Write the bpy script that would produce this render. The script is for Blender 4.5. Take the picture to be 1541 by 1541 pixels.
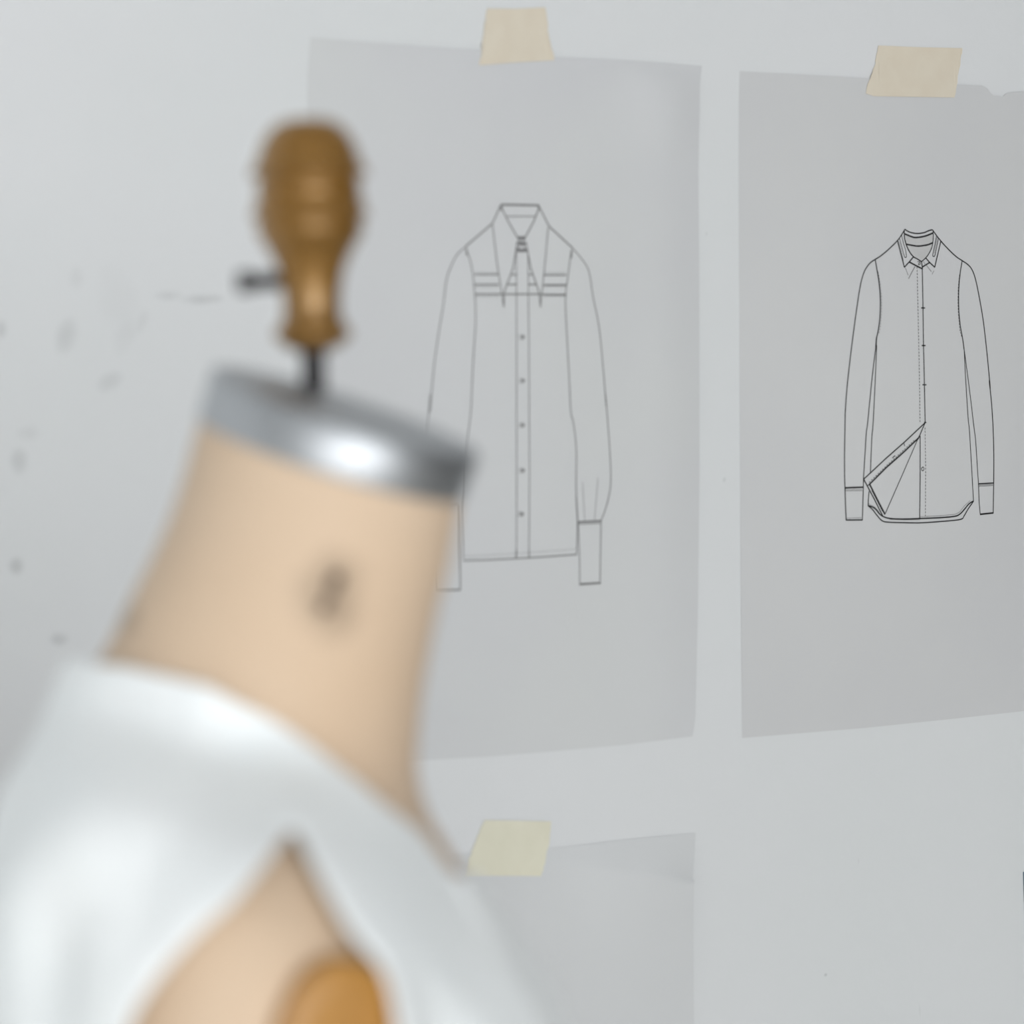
import bpy, bmesh, math, random
from mathutils import Vector, Matrix
random.seed(4)
for o in list(bpy.data.objects): bpy.data.objects.remove(o)
S = bpy.context.scene
COL = S.collection
PI = math.pi

# ---------------- camera ----------------
F = 5457.0                                   # focal length in photo pixels (85 mm on a 24 mm square)
TH = math.radians(38.48)                     # angle between the view and the wall's normal
PITCH = math.radians(2.41)
CAM = Vector((-1.361, -1.713, 1.50))
cam_d = bpy.data.cameras.new('camera')
cam_d.sensor_width = 24.0; cam_d.lens = 24.0 * F / 1541.0
cam_d.clip_start = 0.05
cam_d.dof.use_dof = True; cam_d.dof.focus_distance = 2.46; cam_d.dof.aperture_fstop = 3.55
cam_d.dof.aperture_blades = 0
cam = bpy.data.objects.new('camera', cam_d); COL.objects.link(cam)
cam.location = CAM; cam.rotation_euler = (PI/2 - PITCH, 0, -TH)
S.camera = cam

# ---------------- world, window light, exposure ----------------
W = bpy.data.worlds.new('world'); S.world = W; W.use_nodes = True
W.node_tree.nodes['Background'].inputs[0].default_value = (0.80, 0.9, 1.0, 1)
W.node_tree.nodes['Background'].inputs[1].default_value = 0.3
def area(name, loc, rot, sx, sy, power, col):
    l = bpy.data.lights.new(name, 'AREA'); l.shape = 'RECTANGLE'; l.size = sx; l.size_y = sy
    l.energy = power; l.color = col
    o = bpy.data.objects.new(name, l); COL.objects.link(o); o.location = loc; o.rotation_euler = rot
    return o
RX0, RX1, RY0, RH = -4.6, 2.6, -5.2, 2.9      # room extents; papered wall is y = 0
WF = (-4.4, -0.4, 0.45, 2.35)                # window in the wall behind the camera  (x0,x1,z0,z1)
WL = (-5.00, -3.70, 0.25, 1.85)                # window in the left wall (y0,y1,z0,z1)
area('daylight_front', ((WF[0]+WF[1])/2, RY0-0.10, (WF[2]+WF[3])/2), (PI/2, 0, 0), WF[1]-WF[0], WF[3]-WF[2], 205, (0.98, 0.99, 1.0))
area('daylight_left', (RX0-0.10, (WL[0]+WL[1])/2, (WL[2]+WL[3])/2), (PI/2, 0, -PI/2), WL[1]-WL[0], WL[3]-WL[2], 30, (0.98, 0.99, 1.0))
vs = S.view_settings
vs.view_transform = 'Standard'; vs.look = 'None'; vs.gamma = 1.0; vs.use_curve_mapping = False
vs.exposure = -0.12

# ---------------- projection helpers: photo pixel -> point of the place ----------------
RT = Vector((math.cos(TH), -math.sin(TH), 0))
FH = Vector((math.sin(TH), math.cos(TH), 0))
FW = FH*math.cos(PITCH) + Vector((0, 0, -math.sin(PITCH)))
UP = RT.cross(FW)
def ray(px, py):
    return FW + RT*((px-770.5)/F) - UP*((py-770.5)/F)
def wall_pt(px, py):                          # (x, z) on the wall
    d = ray(px, py); t = -CAM.y/d.y
    p = CAM + d*t
    return (p.x, p.z)
# dress form frame: origin on the floor under the form, local x = to the right across the view, local y = away
ZM = 1.387
_o = CAM + ray(430, 650)*ZM
ORG = Vector((_o.x, _o.y, 0))
def loc_pt(px, py, dy=0.0):
    d = ray(px, py); c = CAM - ORG
    t = (dy - c.dot(FH)) / d.dot(FH)
    p = c + d*t
    return Vector((p.dot(RT), dy, p.z))

# ---------------- materials ----------------
def lin(c):
    return tuple((v/255/12.92 if v/255 <= .04045 else ((v/255+.055)/1.055)**2.4) for v in c)
def mat(name, col, rough=.6, metal=0, noise=None, bump=None, spec=.5, coat=0, spots=None, spot_col=(0.2, .2, .2), wave=None, sheen=0, trans=0):
    m = bpy.data.materials.new(name); m.use_nodes = True
    n = m.node_tree.nodes; L = m.node_tree.links; b = n['Principled BSDF']
    b.inputs['Roughness'].default_value = rough; b.inputs['Metallic'].default_value = metal
    b.inputs['Specular IOR Level'].default_value = spec
    if coat: b.inputs['Coat Weight'].default_value = coat; b.inputs['Coat Roughness'].default_value = .22
    if sheen: b.inputs['Sheen Weight'].default_value = sheen
    tc = n.new('ShaderNodeTexCoord')
    rgb = n.new('ShaderNodeRGB'); rgb.outputs[0].default_value = (*col, 1); cur = rgb.outputs[0]
    def mix(f, a, bcol):
        x = n.new('ShaderNodeMix'); x.data_type = 'RGBA'
        L.new(f, x.inputs['Factor']); L.new(a, x.inputs[6]); x.inputs[7].default_value = (*bcol, 1)
        return x.outputs[2]
    if noise:                                   # (scale, col2, strength, stretch)
        mp = n.new('ShaderNodeMapping'); L.new(tc.outputs['Object'], mp.inputs[0]); mp.inputs['Scale'].default_value = noise[3]
        t = n.new('ShaderNodeTexNoise'); t.inputs['Scale'].default_value = noise[0]; t.inputs['Detail'].default_value = 5
        L.new(mp.outputs[0], t.inputs[0])
        mr = n.new('ShaderNodeMapRange'); mr.inputs[1].default_value = .3; mr.inputs[2].default_value = .7; mr.inputs[4].default_value = noise[2]
        L.new(t.outputs[0], mr.inputs[0]); cur = mix(mr.outputs[0], cur, noise[1])
    if spots:                                   # stains: (axis a, axis z, ra, rz, rot, strength)
        sep = n.new('ShaderNodeSeparateXYZ'); L.new(tc.outputs['Object'], sep.inputs[0])
        tn = n.new('ShaderNodeTexNoise'); tn.inputs['Scale'].default_value = 60; L.new(tc.outputs['Object'], tn.inputs[0])
        def M(op, a, bb=None):
            x = n.new('ShaderNodeMath'); x.operation = op
            for i, v in enumerate((a, bb)):
                if v is None: continue
                if isinstance(v, (int, float)): x.inputs[i].default_value = v
                else: L.new(v, x.inputs[i])
            return x.outputs[0]
        front = M('LESS_THAN', sep.outputs[1], 0.0) if spots[0] == 'front' else None
        tot = None
        for (a, z, ra, rz, rot, st) in spots[1]:
            dx = M('SUBTRACT', sep.outputs[0], a); dz = M('SUBTRACT', sep.outputs[2], z)
            c, s = math.cos(rot), math.sin(rot)
            e1 = M('DIVIDE', M('ADD', M('MULTIPLY', dx, c), M('MULTIPLY', dz, s)), ra)
            e2 = M('DIVIDE', M('SUBTRACT', M('MULTIPLY', dz, c), M('MULTIPLY', dx, s)), rz)
            r2 = M('ADD', M('MULTIPLY', e1, e1), M('MULTIPLY', e2, e2))
            r2 = M('ADD', r2, M('MULTIPLY', M('SUBTRACT', tn.outputs[0], .5), 1.2))
            g = M('MULTIPLY', M('MAXIMUM', M('SUBTRACT', 1.0, r2), 0.0), st)
            tot = g if tot is None else M('MAXIMUM', tot, g)
        if front is not None: tot = M('MULTIPLY', tot, front)
        cur = mix(M('MINIMUM', tot, 1.0), cur, spot_col)
    L.new(cur, b.inputs['Base Color'])
    if bump:                                    # (scale, strength, distance)
        t = n.new('ShaderNodeTexNoise'); t.inputs['Scale'].default_value = bump[0]; t.inputs['Detail'].default_value = 4
        L.new(tc.outputs['Object'], t.inputs[0])
        bp = n.new('ShaderNodeBump'); bp.inputs['Strength'].default_value = bump[1]; bp.inputs['Distance'].default_value = bump[2]
        L.new(t.outputs[0], bp.inputs['Height']); L.new(bp.outputs[0], b.inputs['Normal'])
    return m

def W2(px, py, rpx, rpy, rot, st):
    x, z = wall_pt(px, py); k = 4.1e-4
    return (x, z, rpx*k/0.78, rpy*k, rot, st*.62)
wall_spots = [W2(*a) for a in [
    (100, 505, 16, 30, -.5, .28), (115, 420, 10, 18, 0, .12), (188, 505, 16, 34, -.5, .13), (165, 575, 20, 14, .4, .22),
    (213, 484, 8, 22, -.5, .15), (252, 445, 22, 8, 0, .22), (308, 450, 34, 8, .05, .34), (42, 652, 18, 12, 0, .20), (28, 692, 12, 22, 0, .34),
    (24, 852, 10, 13, 0, .42), (90, 962, 14, 10, 0, .40), (2, 495, 7, 14, 0, .40), (180, 450, 30, 60, .3, .07),
    (1242.5, 1467, 3.2, 3.2, 0, .5), (1090, 722, 3, 5, -.5, .25), (1063, 352, 2.4, 4, -.3, .18), (1384, 1520, 2, 14, .1, .12), (1292, 1296, 2, 6, .1, .12)]]
M_wall = mat('white_plaster', lin((228, 229, 231)), .75, noise=(2.2, lin((222, 226, 226)), .8, (1, 1, 1)), bump=(90, .12, .002),
             spots=('all', wall_spots), spot_col=lin((120, 122, 122)))
M_side = mat('grey_plaster', lin((196, 197, 197)), .8, noise=(1.5, lin((190, 191, 191)), .6, (1, 1, 1)))
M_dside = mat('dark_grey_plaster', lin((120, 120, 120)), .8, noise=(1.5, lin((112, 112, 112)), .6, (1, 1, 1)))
M_floor = mat('pale_floorboards', lin((214, 211, 205)), .5, noise=(3, lin((200, 196, 188)), .8, (1, 14, 1)))
M_ceil = mat('ceiling_paint', lin((196, 198, 200)), .85, noise=(2, lin((190, 192, 194)), .6, (1, 1, 1)))
M_frame = mat('white_window_paint', lin((225, 225, 222)), .4, noise=(4, lin((214, 214, 210)), .5, (1, 1, 1)))
M_paper = mat('tracing_paper', lin((217, 219, 219)), .5, noise=(5, lin((212, 213, 216)), .8, (1, 1, 1)), spec=.3)
M_paper2 = mat('tracing_paper_cool', lin((219, 221, 222)), .5, noise=(5, lin((214, 216, 217)), .8, (1, 1, 1)), spec=.3)
M_paper3 = mat('tracing_paper_grey', lin((214, 215, 215)), .5, noise=(5, lin((209, 210, 212)), .8, (1, 1, 1)), spec=.3)
M_tape = mat('masking_tape', lin((229, 220, 202)), .6, noise=(60, lin((224, 213, 194)), .8, (1, 1, 1)), bump=(500, .2, .0004))
M_tape3 = mat('masking_tape_pale', lin((233, 230, 210)), .6, noise=(60, lin((228, 225, 204)), .8, (1, 1, 1)), bump=(500, .2, .0004))
M_ink = mat('black_fineliner_ink', lin((28, 28, 30)), .6, noise=(300, lin((40, 40, 42)), .7, (1, 1, 1)))
M_faint = mat('pencil_line', lin((135, 135, 136)), .7, noise=(300, lin((150, 150, 150)), .7, (1, 1, 1)))
M_pencil = mat('grey_pencil', lin((122, 122, 123)), .7, noise=(300, lin((134, 134, 134)), .7, (1, 1, 1)))
M_shade = mat('grey_wash', lin((196, 197, 196)), .6, noise=(40, lin((203, 203, 203)), .8, (1, 1, 1)))
M_card = mat('blue_grey_card', lin((88, 112, 128)), .6, noise=(30, lin((100, 122, 138)), .6, (1, 1, 1)))
def B2(px, py, rpx, rpy, rot, st):
    p = loc_pt(px, py, -.055); k = 2.43e-4
    return (p.x, p.z, rpx*k, rpy*k, rot, st)
body_spots = [B2(*a) for a in [(496, 898, 62, 80, -.25, .42), (505, 874, 13, 17, -.4, 1.6), (487, 915, 12, 15, -.4, 1.6), (496, 896, 10, 24, -.45, .8),
                              (178, 945, 20, 34, -.4, .35)]]
M_linen = mat('tan_linen', lin((213, 189, 163)), .72, noise=(9, lin((208, 181, 152)), .7, (1, 1, 1)), bump=(700, .15, .0006),
              spots=('front', body_spots), spot_col=lin((62, 46, 28)), sheen=.1)
M_metal = mat('brushed_steel', lin((184, 187, 190)), .48, metal=1, noise=(30, lin((172, 175, 179)), .5, (1, 1, 12)))
M_dark = mat('dark_iron', lin((24, 21, 23)), .6, metal=0, noise=(60, lin((32, 28, 31)), .5, (1, 1, 1)))
M_wood = mat('varnished_turned_wood', lin((140, 98, 34)), .34, metal=.3, noise=(6, lin((104, 70, 16)), .7, (1, 1, 6)), spec=1.0, coat=.7)
M_wood.node_tree.nodes['Principled BSDF'].inputs['Specular Tint'].default_value = (1.0, .78, .42, 1)
M_plate = mat('golden_varnished_wood', lin((178, 128, 56)), .5, noise=(8, lin((162, 112, 42)), .7, (6, 1, 1)), coat=.2)
M_cloth = mat('white_cotton', lin((247, 250, 250)), .8, noise=(9, lin((240, 246, 247)), .7, (1, 1, 1)), bump=(600, .12, .0006), sheen=.15)

# ---------------- mesh helpers ----------------
def link(name, me, m, parent=None, smooth=True):
    o = bpy.data.objects.new(name, me); COL.objects.link(o)
    me.materials.append(m)
    if smooth:
        for p in me.polygons: p.use_smooth = True
    if parent: o.parent = parent
    return o
def mesh(name, v, f, m, parent=None, smooth=True):
    me = bpy.data.meshes.new(name); me.from_pydata([tuple(x) for x in v], [], f); me.update()
    bm = bmesh.new(); bm.from_mesh(me); bmesh.ops.recalc_face_normals(bm, faces=bm.faces); bm.to_mesh(me); bm.free()
    return link(name, me, m, parent, smooth)
def tag(o, label, cat, group=None):
    o['label'] = label; o['category'] = cat
    if group: o['group'] = group
def boxes(name, bl, m, parent=None, kind=None, bevel=0):
    v, f = [], []
    for (x0, x1, y0, y1, z0, z1) in bl:
        k = len(v)
        v += [(x, y, z) for x in (x0, x1) for y in (y0, y1) for z in (z0, z1)]
        f += [tuple(k+i for i in q) for q in ((0, 1, 3, 2), (4, 6, 7, 5), (0, 4, 5, 1), (2, 3, 7, 6), (0, 2, 6, 4), (1, 5, 7, 3))]
    o = mesh(name, v, f, m, parent, False)
    if bevel:
        b = o.modifiers.new('bevel', 'BEVEL'); b.width = bevel; b.segments = 2
    if kind: o['kind'] = kind
    return o
def lathe(name, prof, axis_o, axis_d, m, parent=None, seg=64, sub=6):
    d = axis_d.normalized(); a = d.orthogonal().normalized(); b = d.cross(a)
    P = []
    for i in range(len(prof)-1):
        p0, p1, p2, p3 = prof[max(i-1, 0)], prof[i], prof[i+1], prof[min(i+2, len(prof)-1)]
        for k in range(sub):
            t = k/sub
            P.append(tuple(cr(p0[j], p1[j], p2[j], p3[j], t) for j in (0, 1)))
    P.append(prof[-1])
    v, f = [], []
    for r, h in P:
        r = max(r, 1e-5)
        for s in range(seg):
            an = 2*PI*s/seg
            v.append(axis_o + d*h + (a*math.cos(an)+b*math.sin(an))*r)
    n = len(P)
    for i in range(n-1):
        for s in range(seg):
            f.append((i*seg+s, i*seg+(s+1) % seg, (i+1)*seg+(s+1) % seg, (i+1)*seg+s))
    f.append(tuple(range(seg))); f.append(tuple((n-1)*seg+s for s in range(seg)))
    return mesh(name, v, f, m, parent)
def cr(a, b, c, d, t):
    return .5*((2*b)+(-a+c)*t+(2*a-5*b+4*c-d)*t*t+(-a+3*b-3*c+d)*t**3)
def tube(name, pts, r, m, parent=None, seg=20):
    v, f = [], []
    n = len(pts); rs = r if isinstance(r, list) else [r]*n
    for i, p in enumerate(pts):
        d = (pts[min(i+1, n-1)]-pts[max(i-1, 0)]).normalized()
        a = d.cross(Vector((.31, .17, .93))).normalized(); b = d.cross(a)
        for s in range(seg):
            an = 2*PI*s/seg; v.append(p+(a*math.cos(an)+b*math.sin(an))*rs[i])
    for i in range(n-1):
        for s in range(seg):
            f.append((i*seg+s, i*seg+(s+1) % seg, (i+1)*seg+(s+1) % seg, (i+1)*seg+s))
    f.append(tuple(range(seg))); f.append(tuple((n-1)*seg+s for s in range(seg)))
    return mesh(name, v, f, m, parent)

# ---------------- the room ----------------
T = .14
boxes('wall_back', [(RX0-T, RX1+T, 0, T, 0, RH)], M_wall, kind='structure')
boxes('floor', [(RX0-T, RX1+T, RY0-T, T, -.1, 0)], M_floor, kind='structure')
boxes('ceiling', [(RX0-T, RX1+T, RY0-T, T, RH, RH+.1)], M_ceil, kind='structure')
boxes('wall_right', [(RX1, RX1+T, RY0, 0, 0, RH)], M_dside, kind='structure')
boxes('wall_front', [(RX0-T, WF[0], RY0-T, RY0, 0, RH), (WF[1], RX1+T, RY0-T, RY0, 0, RH),
                     (WF[0], WF[1], RY0-T, RY0, 0, WF[2]), (WF[0], WF[1], RY0-T, RY0, WF[3], RH)], M_side, kind='structure')
boxes('wall_left', [(RX0-T, RX0, RY0, WL[0], 0, RH), (RX0-T, RX0, WL[1], 0, 0, RH),
                    (RX0-T, RX0, WL[0], WL[1], 0, WL[2]), (RX0-T, RX0, WL[0], WL[1], WL[3], RH)], M_side, kind='structure')
g = .045
def win_front():
    x0, x1, z0, z1 = WF; y0, y1 = RY0-.07, RY0-.02; xm = (x0+x1)/2; zm = z0+(z1-z0)*.68
    boxes('window_1', [(x0, x0+g, y0, y1, z0, z1), (x1-g, x1, y0, y1, z0, z1), (x0, x1, y0, y1, z0, z0+g), (x0, x1, y0, y1, z1-g, z1),
                       (xm-.02, xm+.02, y0, y1, z0, z1)], M_frame, kind='structure', bevel=.004)
def win_left():
    a0, a1, z0, z1 = WL; x0, x1 = RX0-.07, RX0-.02; am = (a0+a1)/2
    boxes('window_2', [(x0, x1, a0, a0+g, z0, z1), (x0, x1, a1-g, a1, z0, z1), (x0, x1, a0, a1, z0, z0+g), (x0, x1, a0, a1, z1-g, z1),
                       (x0, x1, am-.02, am+.02, z0, z1)], M_frame, kind='structure', bevel=.004)
win_front(); win_left()
boxes('baseboard_back', [(RX0, RX1, -.015, 0, 0, .09)], M_frame, kind='structure', bevel=.003)

# ---------------- sheets of paper on the wall ----------------
def resample(pl, n, smooth=False):
    P = [Vector(p) for p in pl]; ds = [0]
    for a, b in zip(P, P[1:]): ds.append(ds[-1]+(b-a).length)
    out = []; j = 0
    for i in range(n+1):
        t = ds[-1]*i/n
        while j < len(ds)-2 and ds[j+1] < t: j += 1
        k = (t-ds[j])/max(ds[j+1]-ds[j], 1e-9); out.append(P[j].lerp(P[j+1], min(max(k, 0), 1)))
    return out
class Sheet:
    def __init__(s, name, top, bottom, left, right, disp, m, nu=110, nv=150, th=.0001):
        s.disp = disp
        tw = [[Vector(wall_pt(*p)) for p in c] for c in (top, bottom, left, right)]
        Tt, Bb = resample(tw[0], nu), resample(tw[1], nu); Ll, Rr = resample(tw[2], nv), resample(tw[3], nv)
        s.top = Tt; s.box = (Ll[0], Rr[0], Ll[-1], Rr[-1])
        s.x0, s.x1 = Ll[0].x, Rr[0].x; s.z1, s.z0 = (Ll[0].y+Rr[0].y)/2, (Ll[-1].y+Rr[-1].y)/2
        v, f = [], []
        for j in range(nv+1):
            b = j/nv
            for i in range(nu+1):
                a = i/nu
                p = Tt[i]*(1-b)+Bb[i]*b+Ll[j]*(1-a)+Rr[j]*a-(Tt[0]*(1-a)*(1-b)+Tt[-1]*a*(1-b)+Bb[0]*(1-a)*b+Bb[-1]*a*b)
                v.append((p.x, s.y(p.x, p.y), p.y))
        for j in range(nv):
            for i in range(nu):
                k = j*(nu+1)+i; f.append((k, k+nu+1, k+nu+2, k+1))
        me = bpy.data.meshes.new(name); me.from_pydata(v, [], f); me.update()
        s.o = link(name, me, m)
        sd = s.o.modifiers.new('thickness', 'SOLIDIFY'); sd.thickness = th; sd.offset = -1; es = s.o.modifiers.new('crisp_edge', 'EDGE_SPLIT'); es.split_angle = .7
    def edge(s, x):
        for p, q in zip(s.top, s.top[1:]):
            if p.x <= x <= q.x: return p.y+(q.y-p.y)*(x-p.x)/max(q.x-p.x, 1e-9)
        return s.top[-1].y
    def y(s, x, z):
        a = (x-s.x0)/(s.x1-s.x0); b = (s.z1-z)/(s.z1-s.z0)
        return -s.disp(min(max(a, 0), 1), min(max(b, 0), 1))

def sm(x): x = min(max(x, 0), 1); return x*x*(3-2*x)
def d_left(a, b):
    return .0002+.0042*math.sin(PI*a)*math.sin(PI*min(b+.05, 1))**.7 + .0016*math.exp(-((a-.90)/.09)**2)*math.sin(PI*b)**.5 + .0030*math.exp(-((a-.90)/.10)**2-((b-.06)/.07)**2)*sm(b/.03)
def d_right(a, b):
    return .0002+.0045*math.sin(PI*a)*math.sin(PI*min(b+.04, 1))**.7+.0008*(1+math.sin(9*a-4*b))*b*(1-b)
def d_low(a, b):
    # the top right corner bends back towards the wall past a soft crease
    bc = max(.02+.055*(a-.55)/.45, .012)
    rid = b/bc if b < bc else math.exp(-((b-bc)/.12)**1.3)
    return .0002+.0030*math.sin(PI*a)*min(b*3, 1)+.0062*sm((a-.5)/.4)*rid*(1-.35*sm((a-.9)/.1)*(b < bc))
sh1 = Sheet('paper_sheet', [(466.5, 56), (560, 63.5), (640, 70), (714, 75), (834, 86), (954, 92), (1056, 99)],
            [(478, 1157), (637, 1144), (743, 1138), (816, 1132), (939, 1121), (1042, 1108)],
            [(466.5, 56), (462, 120), (464, 300), (468, 700), (474, 1000), (478, 1157)],
            [(1056, 99), (1050.5, 130), (1049, 200), (1051, 400), (1051.5, 700), (1049.5, 900), (1047, 1020), (1046, 1080), (1042, 1108)], d_left, M_paper)
tag(sh1.o, 'tracing paper sheet with a blurred grey drawing of a pointed-collar shirt, behind the finial', 'paper')
sh2 = Sheet('paper_sheet', [(1113, 107), (1219, 113), (1305, 118.5), (1440, 127.5), (1476, 129), (1484, 133), (1489, 140), (1494, 144), (1502, 144.5), (1508, 146.5), (1511, 142), (1516, 139.5), (1541, 137.5), (1599, 140)],
            [(1116.5, 1110.5), (1191, 1104.5), (1300, 1095.5), (1426, 1082.5), (1541, 1070), (1599, 1064)],
            [(1113, 107), (1111.5, 160), (1111.5, 300), (1112.5, 500), (1114, 800), (1115.5, 1000), (1116.5, 1110.5)],
            [(1599, 140), (1599, 600), (1599, 1064)], d_right, M_paper3, nu=160)
tag(sh2.o, 'tracing paper sheet on the right with a sharp black ink drawing of a shirt', 'paper')
sh3 = Sheet('paper_sheet', [(474, 1306), (690, 1284), (827, 1275), (865, 1273), (918, 1265.5), (970, 1261), (1046, 1253)],
            [(480, 2380), (760, 2330), (1050, 2280)],
            [(474, 1306), (477, 1800), (480, 2380)],
            [(1046, 1253), (1042, 1285), (1037, 1315), (1034.5, 1332), (1036, 1373), (1040.5, 1460), (1043, 1541), (1048, 1900), (1050, 2280)], d_low, M_paper2, nv=170)
tag(sh3.o, 'blank tracing paper sheet with a bent top right corner, beside the white top', 'paper')
sh4 = Sheet('card_sheet', [(1538.8, 1312), (1600, 1306), (1680, 1298)], [(1552, 1640), (1620, 1632), (1690, 1620)],
            [(1538.8, 1312), (1540.2, 1355), (1546, 1480), (1552, 1640)], [(1680, 1298), (1690, 1620)], lambda a, b: .0012+.001*math.sin(PI*a), M_card, 20, 30, .0006)
tag(sh4.o, 'thin dark blue-grey edge of a card cut off by the right side of the picture', 'card')

# ---------------- masking tape ----------------
def tape(poly, base, m, label, group='strips of masking tape'):
    # outline in photo pixels, laid over the sheet's top edge and the wall, with torn ends
    W_ = [Vector(wall_pt(*p)) for p in poly]
    out = []
    for i, p in enumerate(W_):
        q = W_[(i+1) % len(W_)]; n = max(2, int((q-p).length/.0018))
        steep = abs((q-p).y) > abs((q-p).x)*.8
        nx = Vector(((q-p).y, -(q-p).x)).normalized()
        for k in range(n):
            j = (random.uniform(-.0005, .0005) if steep and k else 0)
            out.append(p.lerp(q, k/n)+nx*j)
    bm = bmesh.new()
    vs_ = [bm.verts.new((p.x, 0, p.y)) for p in out]
    bm.faces.new(vs_)
    bmesh.ops.triangulate(bm, faces=bm.faces[:])
    for _ in range(2):
        bmesh.ops.subdivide_edges(bm, edges=[e for e in bm.edges if e.calc_length() > .005], cuts=1)
        bmesh.ops.triangulate(bm, faces=[f for f in bm.faces if len(f.verts) > 3])
    xs = [p.x for p in out]; zs = [p.y for p in out]
    for v in bm.verts:
        a = (v.co.z-min(zs))/(max(zs)-min(zs))
        low = base.y(v.co.x, v.co.z)
        k = sm((v.co.z-base.edge(v.co.x)-.001)/.007)
        v.co.y = (low-.0004)*(1-k) - .0005*k - .0001*math.sin(v.co.x*200)**2*a
    me = bpy.data.meshes.new('masking_tape')
    bmesh.ops.recalc_face_normals(bm, faces=bm.faces)
    if sum(f.normal.y for f in bm.faces) > 0: bmesh.ops.reverse_faces(bm, faces=bm.faces[:])
    bm.to_mesh(me); bm.free()
    o = link('masking_tape', me, m)
    sd = o.modifiers.new('thickness', 'SOLIDIFY'); sd.thickness = .00025; sd.offset = 1; es = o.modifiers.new('crisp_edge', 'EDGE_SPLIT'); es.split_angle = .7
    tag(o, label, 'tape')
    return o
tape([(732.5, 13), (775, 13.5), (819, 11), (824.6, 51), (831, 91), (775, 94), (718, 98.5), (726, 55)], sh1, M_tape,
     'nearly square beige masking tape holding the sheet behind the wooden finial')
tape([(1321, 68.5), (1380, 71), (1447, 72.5), (1443, 102), (1433, 147), (1370, 146), (1312, 145), (1300, 141), (1305, 122), (1315, 100)], sh2, M_tape,
     'slanted beige masking tape holding the sheet with the black ink shirt')
tape([(728.6, 1234), (780, 1235), (828, 1236), (826, 1263), (812, 1318), (755, 1317.5), (699, 1317), (709, 1280), (718, 1257)], sh3, M_tape3,
     'pale yellowish masking tape holding the blank lower sheet beside the dress form')

# ---------------- drawings: thin ink lines following the paper ----------------
def zoomer(x0, y0, s): return lambda pts: [(x0+x/s, y0+y/s) for x, y in pts]
def spline(P, sub=6):
    if len(P) < 3: return P
    out = []
    for i in range(len(P)-1):
        p0, p1, p2, p3 = P[max(i-1, 0)], P[i], P[i+1], P[min(i+2, len(P)-1)]
        for k in range(sub):
            t = k/sub; out.append((cr(p0[0], p1[0], p2[0], p3[0], t), cr(p0[1], p1[1], p2[1], p3[1], t)))
    out.append(P[-1]); return out
def draw(sheet, name, strokes, m, px2m, lift=.00022, label=None):
    v, f = [], []
    for pts, w, mode in strokes:                # widths in photo pixels; mode: 0 straight, 1 curved, (dash, gap)
        if mode == 1: pts = spline(pts)
        Q = [Vector(wall_pt(*p)) for p in pts]
        L_ = sum((b-a).length for a, b in zip(Q, Q[1:]))
        n = max(1, int(L_/.003))
        segs = []
        if isinstance(mode, tuple):
            n = max(2, int(L_/((mode[0]+mode[1])*px2m)))
            R = resample(Q, n*10)
            k = round(10*mode[0]/(mode[0]+mode[1]))
            segs = [R[i*10:i*10+k+1] for i in range(n)]
        else:
            # keep the corners: resample each leg on its own
            R = [Q[0]]
            for a, b in zip(Q, Q[1:]):
                c = max(1, int((b-a).length/.003)); R += [a.lerp(b, i/c) for i in range(1, c+1)]
            segs = [R]
        hw = w*px2m/2
        for R in segs:
            base = len(v); n = len(R)
            for i, p in enumerate(R):
                d = R[min(i+1, n-1)]-R[max(i-1, 0)]
                if d.length < 1e-9: d = Vector((1, 0))
                d.normalize(); nn = Vector((-d.y, d.x))
                e = d*hw*.4*((i == n-1)-(i == 0))
                for s in (1, -1):
                    q = p+nn*hw*s+e; v.append((q.x, sheet.y(q.x, q.y)-lift, q.y))
            for i in range(n-1):
                k = base+2*i; f.append((k, k+1, k+3, k+2))
    me = bpy.data.meshes.new(name); me.from_pydata(v, [], f); me.update()
    bm = bmesh.new(); bm.from_mesh(me)
    for fc in bm.faces:
        if fc.normal.y > 0: fc.normal_flip()
    bm.to_mesh(me); bm.free()
    o = link(name, me, m, sheet.o)
    if label: o['label'] = label
    return o
def fill(sheet, name, polys, m, lift=.00016):
    bm = bmesh.new()
    for pts in polys:
        vv = [bm.verts.new((lambda w: (w[0], 0, w[1]))(wall_pt(*p))) for p in pts]
        bm.faces.new(vv)
    bmesh.ops.triangulate(bm, faces=bm.faces[:])
    for v in bm.verts: v.co.y = sheet.y(v.co.x, v.co.z)-lift
    for fc in bm.faces:
        fc.normal_update()
        if fc.normal.y > 0: fc.normal_flip()
    me = bpy.data.meshes.new(name); bm.to_mesh(me); bm.free()
    return link(name, me, m, sheet.o)

# right sheet, long shirt in black ink
A = zoomer(1220, 320, 4.8); B = zoomer(1220, 560, 4.8); C_ = zoomer(1330, 330, 15.41); D = zoomer(1270, 620, 8.56)
k2 = 4.25e-4
st = []
st.append((A([(648, 122), (600, 195), (530, 265), (470, 315), (430, 340), (395, 365), (365, 405), (345, 450), (325, 525), (300, 680), (275, 860), (250, 1060), (228, 1270), (216, 1450)])+B([(216, 330), (213, 560), (214, 740), (218, 835)]), 1.9, 1))
st.append((A([(848, 125), (900, 195), (960, 262), (1020, 318), (1065, 348), (1105, 375), (1135, 410), (1160, 475), (1185, 590), (1215, 760), (1235, 920), (1255, 1110), (1270, 1270)])+B([(1262, 60), (1280, 230), (1291, 390), (1298, 600), (1298, 800)]), 1.9, 1))
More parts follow.
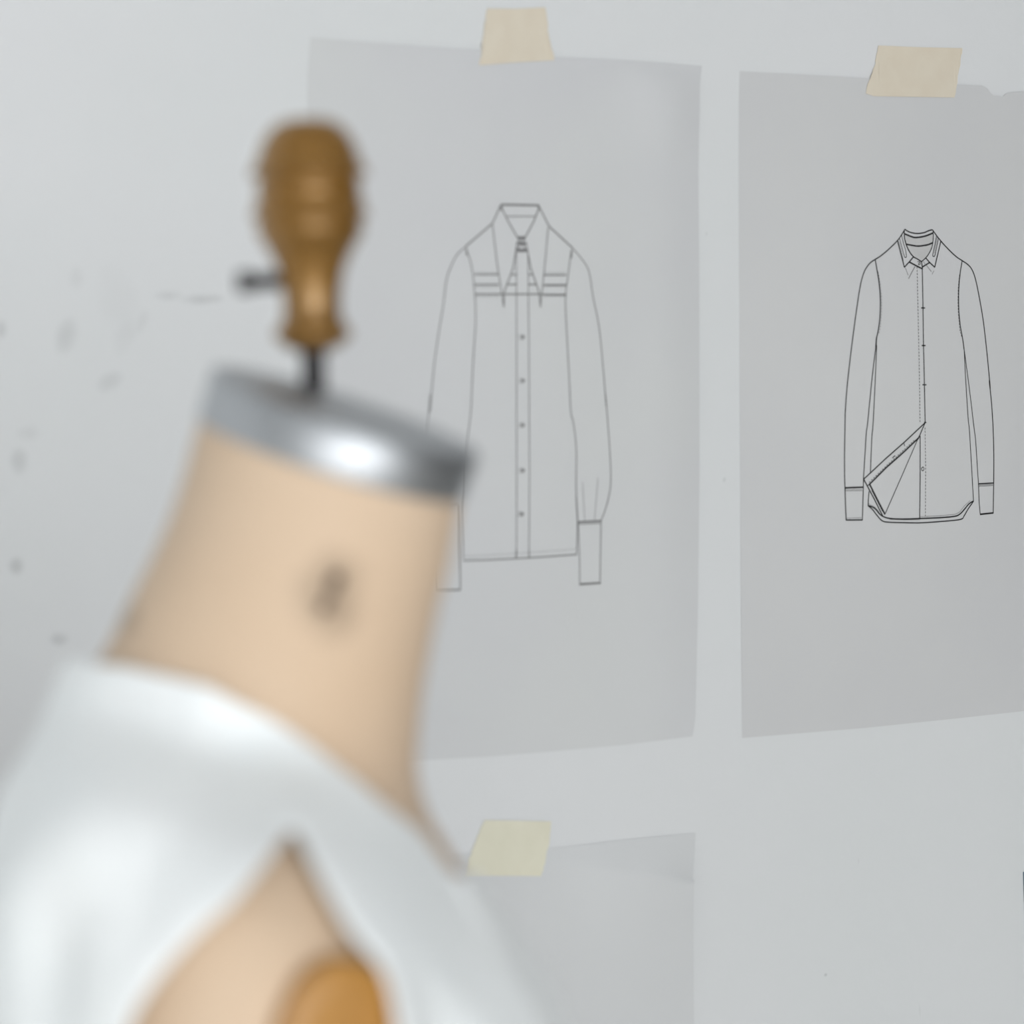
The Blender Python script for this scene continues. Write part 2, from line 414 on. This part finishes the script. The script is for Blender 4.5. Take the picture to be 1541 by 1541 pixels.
# armholes and side seams
st.append((A([(432, 342), (445, 420), (458, 510), (465, 600), (466, 680), (460, 780), (448, 860), (437, 905)]), 2.0, 1))
st.append((A([(437, 905), (432, 970)]), 2.6, 0))
st.append((A([(434, 960), (410, 1150), (390, 1350), (372, 1541)])+B([(365, 440), (352, 680), (347, 775)]), 1.7, 1))
st.append((A([(438, 960), (428, 1200), (412, 1541)])+B([(405, 460), (396, 720)]), 1.6, 1))
st.append((A([(1064, 350), (1050, 430), (1040, 520), (1036, 620), (1038, 720), (1048, 820), (1066, 920), (1074, 985)]), 1.9, 1))
st.append((A([(1072, 960), (1088, 1080), (1115, 1280), (1145, 1520)])+B([(1162, 500), (1176, 700), (1185, 815), (1190, 930), (1199, 1026)]), 1.5, 1))
st.append((A([(1076, 990), (1085, 1180), (1105, 1480)])+B([(1115, 420), (1132, 680), (1148, 930)]), 1.5, 1))
# stitching beside the armholes
st.append((A([(452, 430), (468, 530), (475, 620), (474, 720), (464, 830), (452, 880)]), .9, (2.4, 2.2)))
st.append((A([(1043, 450), (1034, 540), (1030, 640), (1034, 740), (1044, 850), (1060, 905)]), .9, (2.4, 2.2)))
# centre front
st.append((A([(771, 400), (774, 690), (776, 960), (782, 1240), (788, 1520)]), 1.8, 0))
for y0, w in ((689, 0), (960, 2), (1243, 7)):
    st.append((A([(762+w, y0), (788+w, y0)]), 2.0, 0))
st.append((A([(733, 392), (736, 600), (740, 860), (746, 1200), (750, 1520)])+B([(750, 370)]), 1.2, (2.6, 2.4)))
# turned back front edge
st.append((D([(975, 138), (700, 395), (480, 590), (195, 862)]), 2.0, 0))
st.append((D([(885, 340), (700, 515), (480, 712), (262, 935)]), 2.6, 0))
st.append((D([(975, 138), (905, 305)]), 1.9, 0))
st.append((D([(885, 340), (465, 1320)]), 1.4, 0))
st.append((D([(905, 305), (885, 345)]), 2.4, 0))
st.append((D([(912, 310), (915, 840), (914, 1368)]), 1.8, 0))
st.append((D([(965, 130), (992, 134)]), 1.4, 0))
st.append((D([(192, 862), (240, 950), (330, 1120), (438, 1335)]), 2.0, 0))
st.append((D([(240, 950), (265, 930)]), 1.5, 0))
st.append((D([(270, 930), (360, 1110), (465, 1310)]), 2.8, 0))
st.append((D([(700, 395), (712, 435)]), 1.5, 0))
st.append((D([(555, 590), (590, 560)]), 1.5, 0))
st.append((D([(262, 905), (480, 690), (700, 490), (850, 350)]), 1.1, (2.4, 3)))
st.append((D([(300, 1015), (380, 1170), (440, 1290)]), 1.2, (2, 2)))
st.append((D([(975, 200), (985, 700), (988, 1365)]), 1.1, (2.6, 2.6)))
st.append((D([(950, 705), (935, 720), (935, 745), (950, 755), (962, 740), (960, 715), (950, 705)]), 1.2, 1))
# hem
st.append((D([(263, 1020), (255, 1120), (253, 1205)]), 1.7, 0))
st.append((D([(253, 1205), (300, 1218), (345, 1245), (400, 1310), (460, 1350), (560, 1372), (740, 1376), (915, 1370)])[:-1]+B([(755, 1056), (900, 1050), (1010, 1040), (1050, 1022), (1085, 985), (1115, 950), (1148, 930)]), 2.2, 1))
st.append((D([(253, 1205), (310, 1255), (380, 1345), (440, 1402), (530, 1418)])+B([(640, 1086), (760, 1087), (900, 1078), (1050, 1063), (1080, 1035), (1110, 985), (1148, 932)]), 1.9, 1))
st.append((D([(262, 1185), (330, 1215), (400, 1290)]), .8, (1.6, 1.6)))
st.append((B([(760, 1042), (900, 1036), (1010, 1026), (1045, 1010), (1080, 965), (1125, 925)]), .8, (1.6, 1.6)))
st.append((B([(540, 1062), (650, 1066), (760, 1064)]), .8, (1.6, 1.8)))
# cuffs
st.append((B([(218, 835), (345, 830)]), 2.6, 0)); st.append((B([(218, 835), (222, 950), (228, 1067)]), 2, 0))
st.append((B([(228, 1067), (342, 1066)]), 2.2, 0)); st.append((B([(342, 1066), (347, 840), (347, 780)]), 1.7, 0))
for yy, a, b in ((850, 222, 343), (858, 222, 343), (1053, 230, 340)): st.append((B([(a, yy), (b, yy-3)]), .8, (1.6, 1.6)))
st.append((B([(1183, 806), (1298, 800)]), 2.0, 0)); st.append((B([(1298, 800), (1296, 1016)]), 1.8, 0)); st.append((B([(1199, 1026), (1296, 1016)]), 2.6, 0))
for yy in (814, 822): st.append((B([(1190, yy+2), (1294, yy-4)]), .9, (1.8, 1.2)))
# collar
st.append((C_([(388, 240), (460, 285), (540, 315), (640, 332), (740, 330), (850, 308), (940, 268), (1020, 248)]), 2.0, 1))
st.append((C_([(375, 340), (480, 385), (600, 425), (720, 420), (850, 395), (950, 360), (1040, 322)]), 2.6, 1))
st.append((C_([(415, 583), (530, 605), (680, 625), (820, 612), (930, 590), (1030, 548)]), 2.5, 1))
st.append((C_([(370, 270), (372, 400), (390, 510), (430, 640), (490, 760), (575, 870), (660, 920), (765, 985)]), 1.9, 1))
st.append((C_([(1042, 280), (1045, 420), (1030, 560), (1000, 680), (950, 780), (870, 890), (765, 985)]), 1.7, 1))
st.append((C_([(212, 500), (260, 700), (310, 900), (362, 1115)]), 2.0, 0)); st.append((C_([(362, 1115), (480, 990), (575, 878)]), 2.0, 0))
st.append((C_([(1222, 515), (1160, 760), (1110, 960), (1072, 1115)]), 2.0, 0)); st.append((C_([(1072, 1115), (960, 1010), (868, 905)]), 2.0, 0))
st.append((C_([(480, 995), (620, 1070), (785, 1155)]), 2.4, 0)); st.append((C_([(765, 985), (785, 1155)]), 2.0, 0)); st.append((C_([(790, 1105), (950, 1010)]), 2.2, 0))
st.append((C_([(255, 440), (310, 660), (365, 860), (390, 890), (412, 860), (395, 720), (350, 560), (310, 385)]), 1.1, 1))
st.append((C_([(1120, 400), (1080, 600), (1030, 830), (1055, 865), (1080, 835), (1120, 660), (1165, 450)]), 1.3, 1))
st.append((C_([(1140, 420), (1095, 640), (1070, 800)]), .9, (1.4, 1.2)))
st.append((C_([(240, 520), (300, 760), (345, 980)]), .8, (1.4, 1.2)))
st.append((C_([(670, 990), (720, 990), (740, 1020), (720, 1055), (685, 1045), (720, 1010)]), 1.0, 1))
draw(sh2, 'shirt_drawing', st, M_ink, k2, label='black ink line drawing of a long shirt')
fs = [(C_([(385, 1130), (450, 1300)]), 1.1, 0), (C_([(460, 1375), (540, 1220), (610, 1100)]), 1.6, 0), (C_([(885, 1080), (990, 1215)]), 1.3, 0), (C_([(1010, 1275), (1050, 1200)]), 1.0, 0), (C_([(805, 980), (845, 1040)]), 1.0, 0)]
draw(sh2, 'pencil_marks', fs, M_faint, k2, label='faint pencil marks under the collar')
fill(sh2, 'collar_shading', [C_([(390, 360), (600, 430), (850, 400), (1035, 335), (1030, 545), (930, 590), (820, 612), (680, 625), (530, 605), (415, 583)]),
                             C_([(425, 590), (680, 628), (1025, 560), (1000, 680), (950, 780), (765, 975), (575, 865), (490, 750)])], M_shade)

# left sheet, shirt with long pointed collar in grey
E = zoomer(600, 280, 4.532); G = zoomer(600, 580, 4.532)
H = zoomer(700, 290, 8.11)
k1 = 4.05e-4
a = []
a += [(E([(675, 128), (930, 133)]), 3.2, 0), (E([(710, 208), (900, 208)]), 1.6, 0)]
a += [(E([(670, 130), (610, 260)]), 2.2, 0), (E([(930, 140), (1000, 280)]), 2.2, 0)]
a += [(E([(675, 150), (715, 235), (780, 350)]), 2.2, 0), (E([(930, 150), (895, 240), (835, 350)]), 2.2, 0)]
a += [(E([(605, 262), (430, 412)]), 2.4, 0), (E([(1000, 278), (1160, 425)]), 2.4, 0)]
a += [(E([(612, 262), (640, 520), (685, 820)]), 1.8, 0), (E([(992, 285), (965, 560), (935, 825)]), 1.8, 0)]
a += [(E([(780, 380), (750, 560), (690, 720), (685, 825)]), 2.1, 0), (E([(838, 380), (870, 560), (925, 720), (937, 825)]), 2.1, 0)]
a += [(E([(785, 355), (832, 355)]), 5, 0), (E([(778, 390), (838, 395)]), 4, 0), (E([(780, 440), (840, 440)]), 5, 0), (E([(785, 360), (835, 430)]), 2, 0), (E([(832, 360), (782, 430)]), 2, 0)]
a += [(E([(430, 415), (375, 465), (335, 540), (300, 640), (280, 800), (245, 1010), (212, 1260), (190, 1541)]), 1.7, 1), (G([(190, 60), (170, 330), (160, 560), (170, 780)]), 1.6, 1)]
a += [(E([(1160, 428), (1215, 490), (1270, 580), (1300, 760), (1340, 960), (1365, 1200), (1390, 1500)])+G([(1385, 60), (1402, 260), (1418, 480), (1424, 660), (1410, 760), (1385, 850), (1360, 915)]), 1.7, 1)]
a += [(E([(430, 425), (465, 530), (485, 680), (495, 900), (478, 1200), (462, 1541)])+G([(440, 380), (425, 700), (412, 860), (418, 1180)]), 1.7, 1)]
a += [(E([(1150, 440), (1125, 620), (1108, 760), (1115, 980), (1130, 1250), (1145, 1541)])+G([(1160, 240), (1183, 430), (1184, 700), (1195, 930), (1190, 1150)]), 1.8, 1)]
for y0, w in ((605, 1.8), (672, 2.1), (738, 2.2)):
    a += [(E([(490, y0), (650, y0)]), w, 0), (E([(960, y0+3), (1112, y0+3)]), w*1.15, 0)]
    a += [(E([(735-(y0-605)*.3, y0), (775, y0)]), w, 0), (E([(855, y0), (885+(y0-605)*.3, y0)]), w, 0)]
a += [(E([(650, 738), (960, 738)]), 2.2, 0)]
for y0 in (592, 685, 752): a += [(E([(490, y0), (650, y0)]), .6, 0), (E([(960, y0), (1112, y0)]), .6, 0)]
a += [(E([(772, 450), (772, 1541)])+G([(775, 600), (778, 1175)]), 1.5, 0), (E([(852, 450), (858, 1541)])+G([(862, 600), (864, 1175)]), 1.5, 0)]
for p in (E([(808, 1030)]), E([(808, 1327)]), G([(808, 270)]), G([(810, 579)]), G([(806, 876)])):
    x, y = p[0]; a += [([(x-4.2, y-2), (x+2, y-3), (x+4.5, y), (x+2, y+3), (x-4.2, y+2)], 1.3, 0), ([(x-1, y), (x+3.5, y)], 2.4, 0)]
a += [(G([(418, 1193), (600, 1188), (900, 1172), (1190, 1152)]), 2.0, 0), (G([(430, 1165), (780, 1145), (1180, 1115)]), .5, 0)]
a += [(G([(778, 1120), (776, 1175)]), 2.6, 0), (G([(864, 1120), (866, 1175)]), 2.0, 0)]
a += [(G([(1200, 930), (1360, 922)]), 2.8, 0), (G([(1200, 945), (1355, 938)]), 1.4, 0), (G([(1200, 930), (1213, 1200), (1215, 1358)]), 1.6, 0), (G([(1358, 922), (1355, 1350)]), 1.8, 0),
      (G([(1215, 1355), (1358, 1346)]), 3.2, 0), (G([(1228, 660), (1245, 920)]), .8, 0), (G([(1335, 630), (1325, 760), (1312, 915)]), .8, 0), (G([(1185, 760), (1196, 925)]), 2.2, 0)]
a += [(G([(390, 820), (392, 1100), (400, 1392)]), 2.2, 0), (G([(300, 1396), (400, 1392)]), 2.6, 0), (G([(250, 820), (250, 1396)]), 1.6, 0), (G([(170, 780), (250, 820), (390, 812)]), 1.6, 0), (G([(250, 1396), (300, 1396)]), 2.6, 0)]
a += [(E([(435, 430), (437, 470)]), 3, 0), (E([(1152, 440), (1148, 490)]), 3.4, 0), (E([(675, 130), (672, 165)]), 3, 0), (E([(925, 130), (930, 165)]), 3, 0)]
draw(sh1, 'shirt_drawing', a, M_pencil, k1, label='grey line drawing of a shirt with a long pointed collar')

# ---------------- dress form ----------------
form = bpy.data.objects.new('dress_form', None); COL.objects.link(form)
form.location = ORG; form.rotation_euler = (0, 0, -TH)
tag(form, 'tan linen dress form with steel neck cap and turned wooden finial', 'dress form')
# cross-sections: left px, right px (silhouette at the form's middle), half depth (m), tilt towards the viewer
SEC = [((302, 622), (695, 748), .0525, .085), ((271, 734), (676, 850), .0535, .09), ((241, 811), (662, 905), .055, .10), ((198, 897), (650, 965), .057, .09),
       ((160, 974), (637, 1040), .060, .07), ((135, 1012), (630, 1110), .066, .05), ((114, 1055), (629, 1165), .080, .03), ((94, 1100), (645, 1228), .112, .01),
       ((75, 1145), (680, 1291), .140, 0), ((58, 1200), (712, 1345), .156, 0), ((40, 1270), (745, 1400), .164, 0), ((24, 1350), (780, 1460), .168, 0),
       ((2, 1430), (808, 1520), .168, 0), ((-8, 1520), (832, 1590), .165, 0), ((-10, 1650), (865, 1690), .157, 0), ((0, 1850), (880, 1850), .148, 0),
       ((30, 2100), (830, 2100), .136, 0), ((90, 2400), (750, 2400), .122, 0), ((40, 2800), (820, 2800), .155, 0), ((25, 3100), (845, 3100), .170, 0), ((60, 3260), (815, 3260), .165, 0)]
SS = []
for Lp, Rp, w, ti in SEC:
    l, r = loc_pt(*Lp), loc_pt(*Rp)
    SS.append(((l.x+r.x)/2, (l.z+r.z)/2, (r.x-l.x)/2, (r.z-l.z)/2, w, ti))
def sec(t):
    i = min(int(t), len(SS)-2); k = t-i
    p = [SS[max(i-1, 0)], SS[i], SS[i+1], SS[min(i+2, len(SS)-1)]]
    return [cr(p[0][j], p[1][j], p[2][j], p[3][j], k) for j in range(6)]
def ringpt(t, ph, ox=0., ow=0.):
    cx, cz, ax, az, w, ti = sec(t)
    c, s = math.cos(ph), math.sin(ph)
    y = (w+ow)*s
    return Vector((cx+(ax+ox)*c, y, cz+az*c+y*ti))
NR, NS = 150, 128
v, f = [], []
for i in range(NR+1):
    t = (len(SEC)-1)*i/NR
    for s in range(NS): v.append(ringpt(t, 2*PI*s/NS))
for i in range(NR):
    for s in range(NS): f.append((i*NS+s, i*NS+(s+1) % NS, (i+1)*NS+(s+1) % NS, (i+1)*NS+s))
f.append(tuple(range(NS))); f.append(tuple(NR*NS+s for s in range(NS)))
mesh('torso', v, f, M_linen, form)
# steel neck cap: band and shallow domed top
l0, r0 = loc_pt(299, 626), loc_pt(696, 752); l1, r1 = loc_pt(321, 550), loc_pt(722, 682)
capc0, capc1 = (l0+r0)/2, (l1+r1)/2; ah0, ah1 = (r0-l0)/2, (r1-l1)/2
nrm = Vector((-ah1.z, 0, ah1.x)).normalized()
prof = [(0, 1.0), (.04, 1.006), (.5, 1.004), (.93, 1.002), (.985, .985), (1.0, .955), (1.01, .9), (1.03, .6), (1.045, .3), (1.05, .001)]
v, f = [], []
for h, k in prof:
    c = capc0.lerp(capc1, h); a_ = ah0.lerp(ah1, min(h, 1))
    for s in range(96):
        ph = 2*PI*s/96; y = .0535*math.sin(ph)*k
        v.append(Vector((c.x+a_.x*math.cos(ph)*k, y, c.z+a_.z*math.cos(ph)*k+y*.085)))
for i in range(len(prof)-1):
    for s in range(96): f.append((i*96+s, i*96+(s+1) % 96, (i+1)*96+(s+1) % 96, (i+1)*96+s))
f.append(tuple(range(96))); f.append(tuple((len(prof)-1)*96+s for s in range(96)))
mesh('neck_cap', v, f, M_metal, form)
# stem and turned finial
DYK = .022
kb, kt = loc_pt(473, 600, DYK), loc_pt(462, 176, DYK)
KS = 2.542e-4*(1+DYK/1.387)
ax = (kt-kb); LEN = ax.length
def hh(y): return LEN*(600-y)/424
fin = lathe('finial', [((r+(6 if r > 20 else 0))*KS, hh(y)) for y, r in [(530, 14), (527, 24), (519, 38), (509, 50), (500, 52), (491, 47), (480, 39), (460, 37), (440, 38), (420, 41), (405, 45), (390, 51), (368, 63),
                    (346, 75), (334, 73), (330, 74), (326, 82), (320, 81), (312, 77), (303, 75), (299, 73), (296, 69), (293, 73), (284, 73), (272, 70), (268, 71), (264, 82), (258, 82), (250, 77), (244, 74), (230, 69), (212, 62), (197, 52), (186, 40), (180, 25), (178, 10), (177.5, 0)]], kb, ax, M_wood, form, sub=4)
lathe('stem', [(18*KS, -.006), (18*KS, hh(560)), (18*KS, hh(527))], kb, ax, M_dark, form, seg=32)
p0, p1 = loc_pt(357, 425, DYK), loc_pt(440, 422, DYK)
d = p1-p0
tube('locking_pin', [p0, p0+d*.02, p0+d*.26, p0+d*.30, p1], [11*KS, 16*KS, 16*KS, 12*KS, 12*KS], M_dark, form)
# stand below the form
bot = SS[-1]
cx = bot[0]
lathe('base_board', [(.1, bot[1]-.012), (.12, bot[1]-.012), (.125, bot[1]-.004), (.12, bot[1]+.002), (.1, bot[1]+.002)], Vector((cx, 0, 0)), Vector((0, 0, 1)), M_wood, form, sub=2)
lathe('pole', [(.014, .20), (.014, .4), (.014, bot[1])], Vector((cx, 0, 0)), Vector((0, 0, 1)), M_dark, form, 32, 2)
lathe('pole_hub', [(.02, .20), (.035, .215), (.035, .27), (.02, .30), (.016, .33)], Vector((cx, 0, 0)), Vector((0, 0, 1)), M_wood, form, 40, 4)
for k in range(3):
    an = 2*PI*k/3+.5; u = Vector((math.cos(an), math.sin(an), 0)); c0 = Vector((cx, 0, 0))
    tube('leg', [c0+u*.02+Vector((0, 0, .25)), c0+u*.08+Vector((0, 0, .235)), c0+u*.16+Vector((0, 0, .14)), c0+u*.23+Vector((0, 0, .04)), c0+u*.27+Vector((0, 0, .014))],
         [.015, .016, .015, .014, .014], M_wood, form)

# ---------------- white sleeveless garment draped on the form ----------------
from mathutils.bvhtree import BVHTree
_t = [o for o in form.children if o.name.startswith('torso')][0].data
BV = BVHTree.FromPolygons([tuple(v_.co) for v_ in _t.vertices], [tuple(p_.vertices) for p_ in _t.polygons])
def on_body(px, py, dy, off=.004):
    a0, a1 = loc_pt(px, py, -.5), loc_pt(px, py, .1)
    h = BV.ray_cast(a0, (a1-a0).normalized())
    q = h[0] if h[0] is not None else None
    if q is None or q.y > dy+.06: return loc_pt(px, py, dy)
    return loc_pt(px, py, q.y-off)
# arm plates, seated on the sides of the torso
def plate(sign):
    a0, a1 = loc_pt(512, 1620, -.5), loc_pt(512, 1620, .1)
    h = BV.ray_cast(a0, (a1-a0).normalized())
    c, n = h[0], h[1]
    if n.y > 0: n = -n
    e1 = Vector((0, 0, 1)).cross(n).normalized(); e2 = n.cross(e1)
    v, f = [], []; prof = [(-.006, 1), (.002, 1.0), (.0032, .99), (.0042, .95), (.0048, .7), (.0051, .35), (.0052, .001)]
    for hh_, k in prof:
        for s in range(72):
            ph = 2*PI*s/72
            p = c+e1*(.027*k*math.cos(ph))+e2*(.041*k*math.sin(ph))+n*hh_
            v.append(Vector((p.x, -sign*p.y, p.z)))
    for i in range(len(prof)-1):
        for s in range(72): f.append((i*72+s, i*72+(s+1) % 72, (i+1)*72+(s+1) % 72, (i+1)*72+s))
    f.append(tuple(range(72))); f.append(tuple((len(prof)-1)*72+s for s in range(72)))
    o = mesh('arm_plate', v, f, M_plate, form); o['label'] = 'golden varnished wooden arm plate'
plate(-1); plate(1)
nk = [(114, 990, 0), (200, 1008, -.045), (314, 1034, -.066), (400, 1080, -.078), (468, 1131, -.082), (542, 1190, -.075), (617, 1252, -.05), (676, 1312, -.01)]
NK = [on_body(*p) for p in nk]; NK = [(p.x, p.z) for p in NK]
NK = [(NK[0][0]-.4, NK[0][1]+.03)]+NK+[(NK[-1][0]+.4, NK[-1][1]-.3)]
def neckz(x):
    for (x0, z0), (x1, z1) in zip(NK, NK[1:]):
        if x <= x1: return z0+(z1-z0)*(x-x0)/(x1-x0)
    return NK[-1][1]
arm = spline([(433, 1250), (360, 1350), (306, 1402), (245, 1472), (208, 1541), (196, 1640), (225, 1770), (330, 1860), (480, 1860), (590, 1760), (592, 1640), (578, 1530), (560, 1465), (522, 1416), (496, 1372), (464, 1312), (433, 1250)], 5)
ARM = [on_body(x, y, -.15, .013) for x, y in arm]; ARM = [(p.x, p.z) for p in ARM]
def armd(x, z):
    best = 9; ins = False; n = len(ARM)
    for i in range(n-1):
        x0, z0 = ARM[i]; x1, z1 = ARM[i+1]
        ex, ez = x1-x0, z1-z0; q = ex*ex+ez*ez
        k = 0 if q == 0 else min(max(((x-x0)*ex+(z-z0)*ez)/q, 0), 1)
        dd = math.hypot(x-x0-ex*k, z-z0-ez*k); best = min(best, dd)
        if (z0 > z) != (z1 > z) and x < ex*(z-z0)/ez+x0: ins = not ins
    return -best if ins else best
def gpt(t, ph):
    c, s = math.cos(ph), math.sin(ph)
    k = sm((t-5)/6)
    e = .02
    nb = (ringpt(t, ph+e)-ringpt(t, ph-e)).cross(ringpt(t+e, ph)-ringpt(t-e, ph)).normalized()
    if nb.x*c+nb.y*s < 0: nb = -nb
    p = ringpt(t, ph)
    gk = sm((neckz(p.x)-p.z)/.06)
    off = .0025+.006*k*gk*(1 if c < .2 else .6)+(.003+.0025*sm((8-t)/3))*max(-c, 0)*sm((t-3.2)/1.2)
    p = p+nb*off
    # soft drape folds running down from the shoulder, and rolled armhole edge
    dm = armd(p.x, p.z) if abs(s) > .3 and t < 16.5 else .2
    lift = .0062*math.exp(-(max(dm, 0)/.010)**2) - .003*math.exp(-((dm-.030)/.012)**2) + .0030*math.exp(-((dm-.055)/.014)**2)
    fold = .0022*math.sin(9*ph+1.1*t)*sm((t-7)/3) + .0016*math.sin(15*ph-.7*t+1)*sm((t-8)/3)
    n = Vector((c*1.0, s*1.3, .15)).normalized()
    return p+n*(lift*(1 if c > -.3 else .5)+fold*gk), dm
NR2, NS2 = 200, 200
T0, T1 = 3.2, 19.6
V, FV = [], []
for i in range(NR2+1):
    t = T0+(T1-T0)*i/NR2
    for s in range(NS2):
        p, dm = gpt(t, 2*PI*(s+.5)/NS2)
        V.append(p); FV.append(min(neckz(p.x)-p.z-.016*sm((p.y+.01)/.10), dm if dm < .19 else .2))
verts, faces, idx, cut = [], [], {}, {}
def gi(i):
    if i not in idx: idx[i] = len(verts); verts.append(V[i])
    return idx[i]
def gc(i, j):
    key = (min(i, j), max(i, j))
    if key not in cut:
        k = FV[i]/(FV[i]-FV[j]); cut[key] = len(verts); verts.append(V[i].lerp(V[j], k))
    return cut[key]
for i in range(NR2):
    for s in range(NS2):
        q = [i*NS2+s, i*NS2+(s+1) % NS2, (i+1)*NS2+(s+1) % NS2, (i+1)*NS2+s]
        if all(FV[a_] > 0 for a_ in q): faces.append(tuple(gi(a_) for a_ in q)); continue
        if all(FV[a_] <= 0 for a_ in q): continue
        out = []
        for a_, b_ in zip(q, q[1:]+q[:1]):
            if FV[a_] > 0: out.append(gi(a_))
            if (FV[a_] > 0) != (FV[b_] > 0): out.append(gc(a_, b_))
        if len(out) > 2: faces.append(tuple(out))
top = mesh('sleeveless_top', verts, faces, M_cloth)
top.location = ORG; top.rotation_euler = (0, 0, -TH)
sd = top.modifiers.new('thickness', 'SOLIDIFY'); sd.thickness = .0022; sd.offset = 1
tag(top, 'white sleeveless cotton top draped on the dress form, armhole open at the shoulder', 'top')
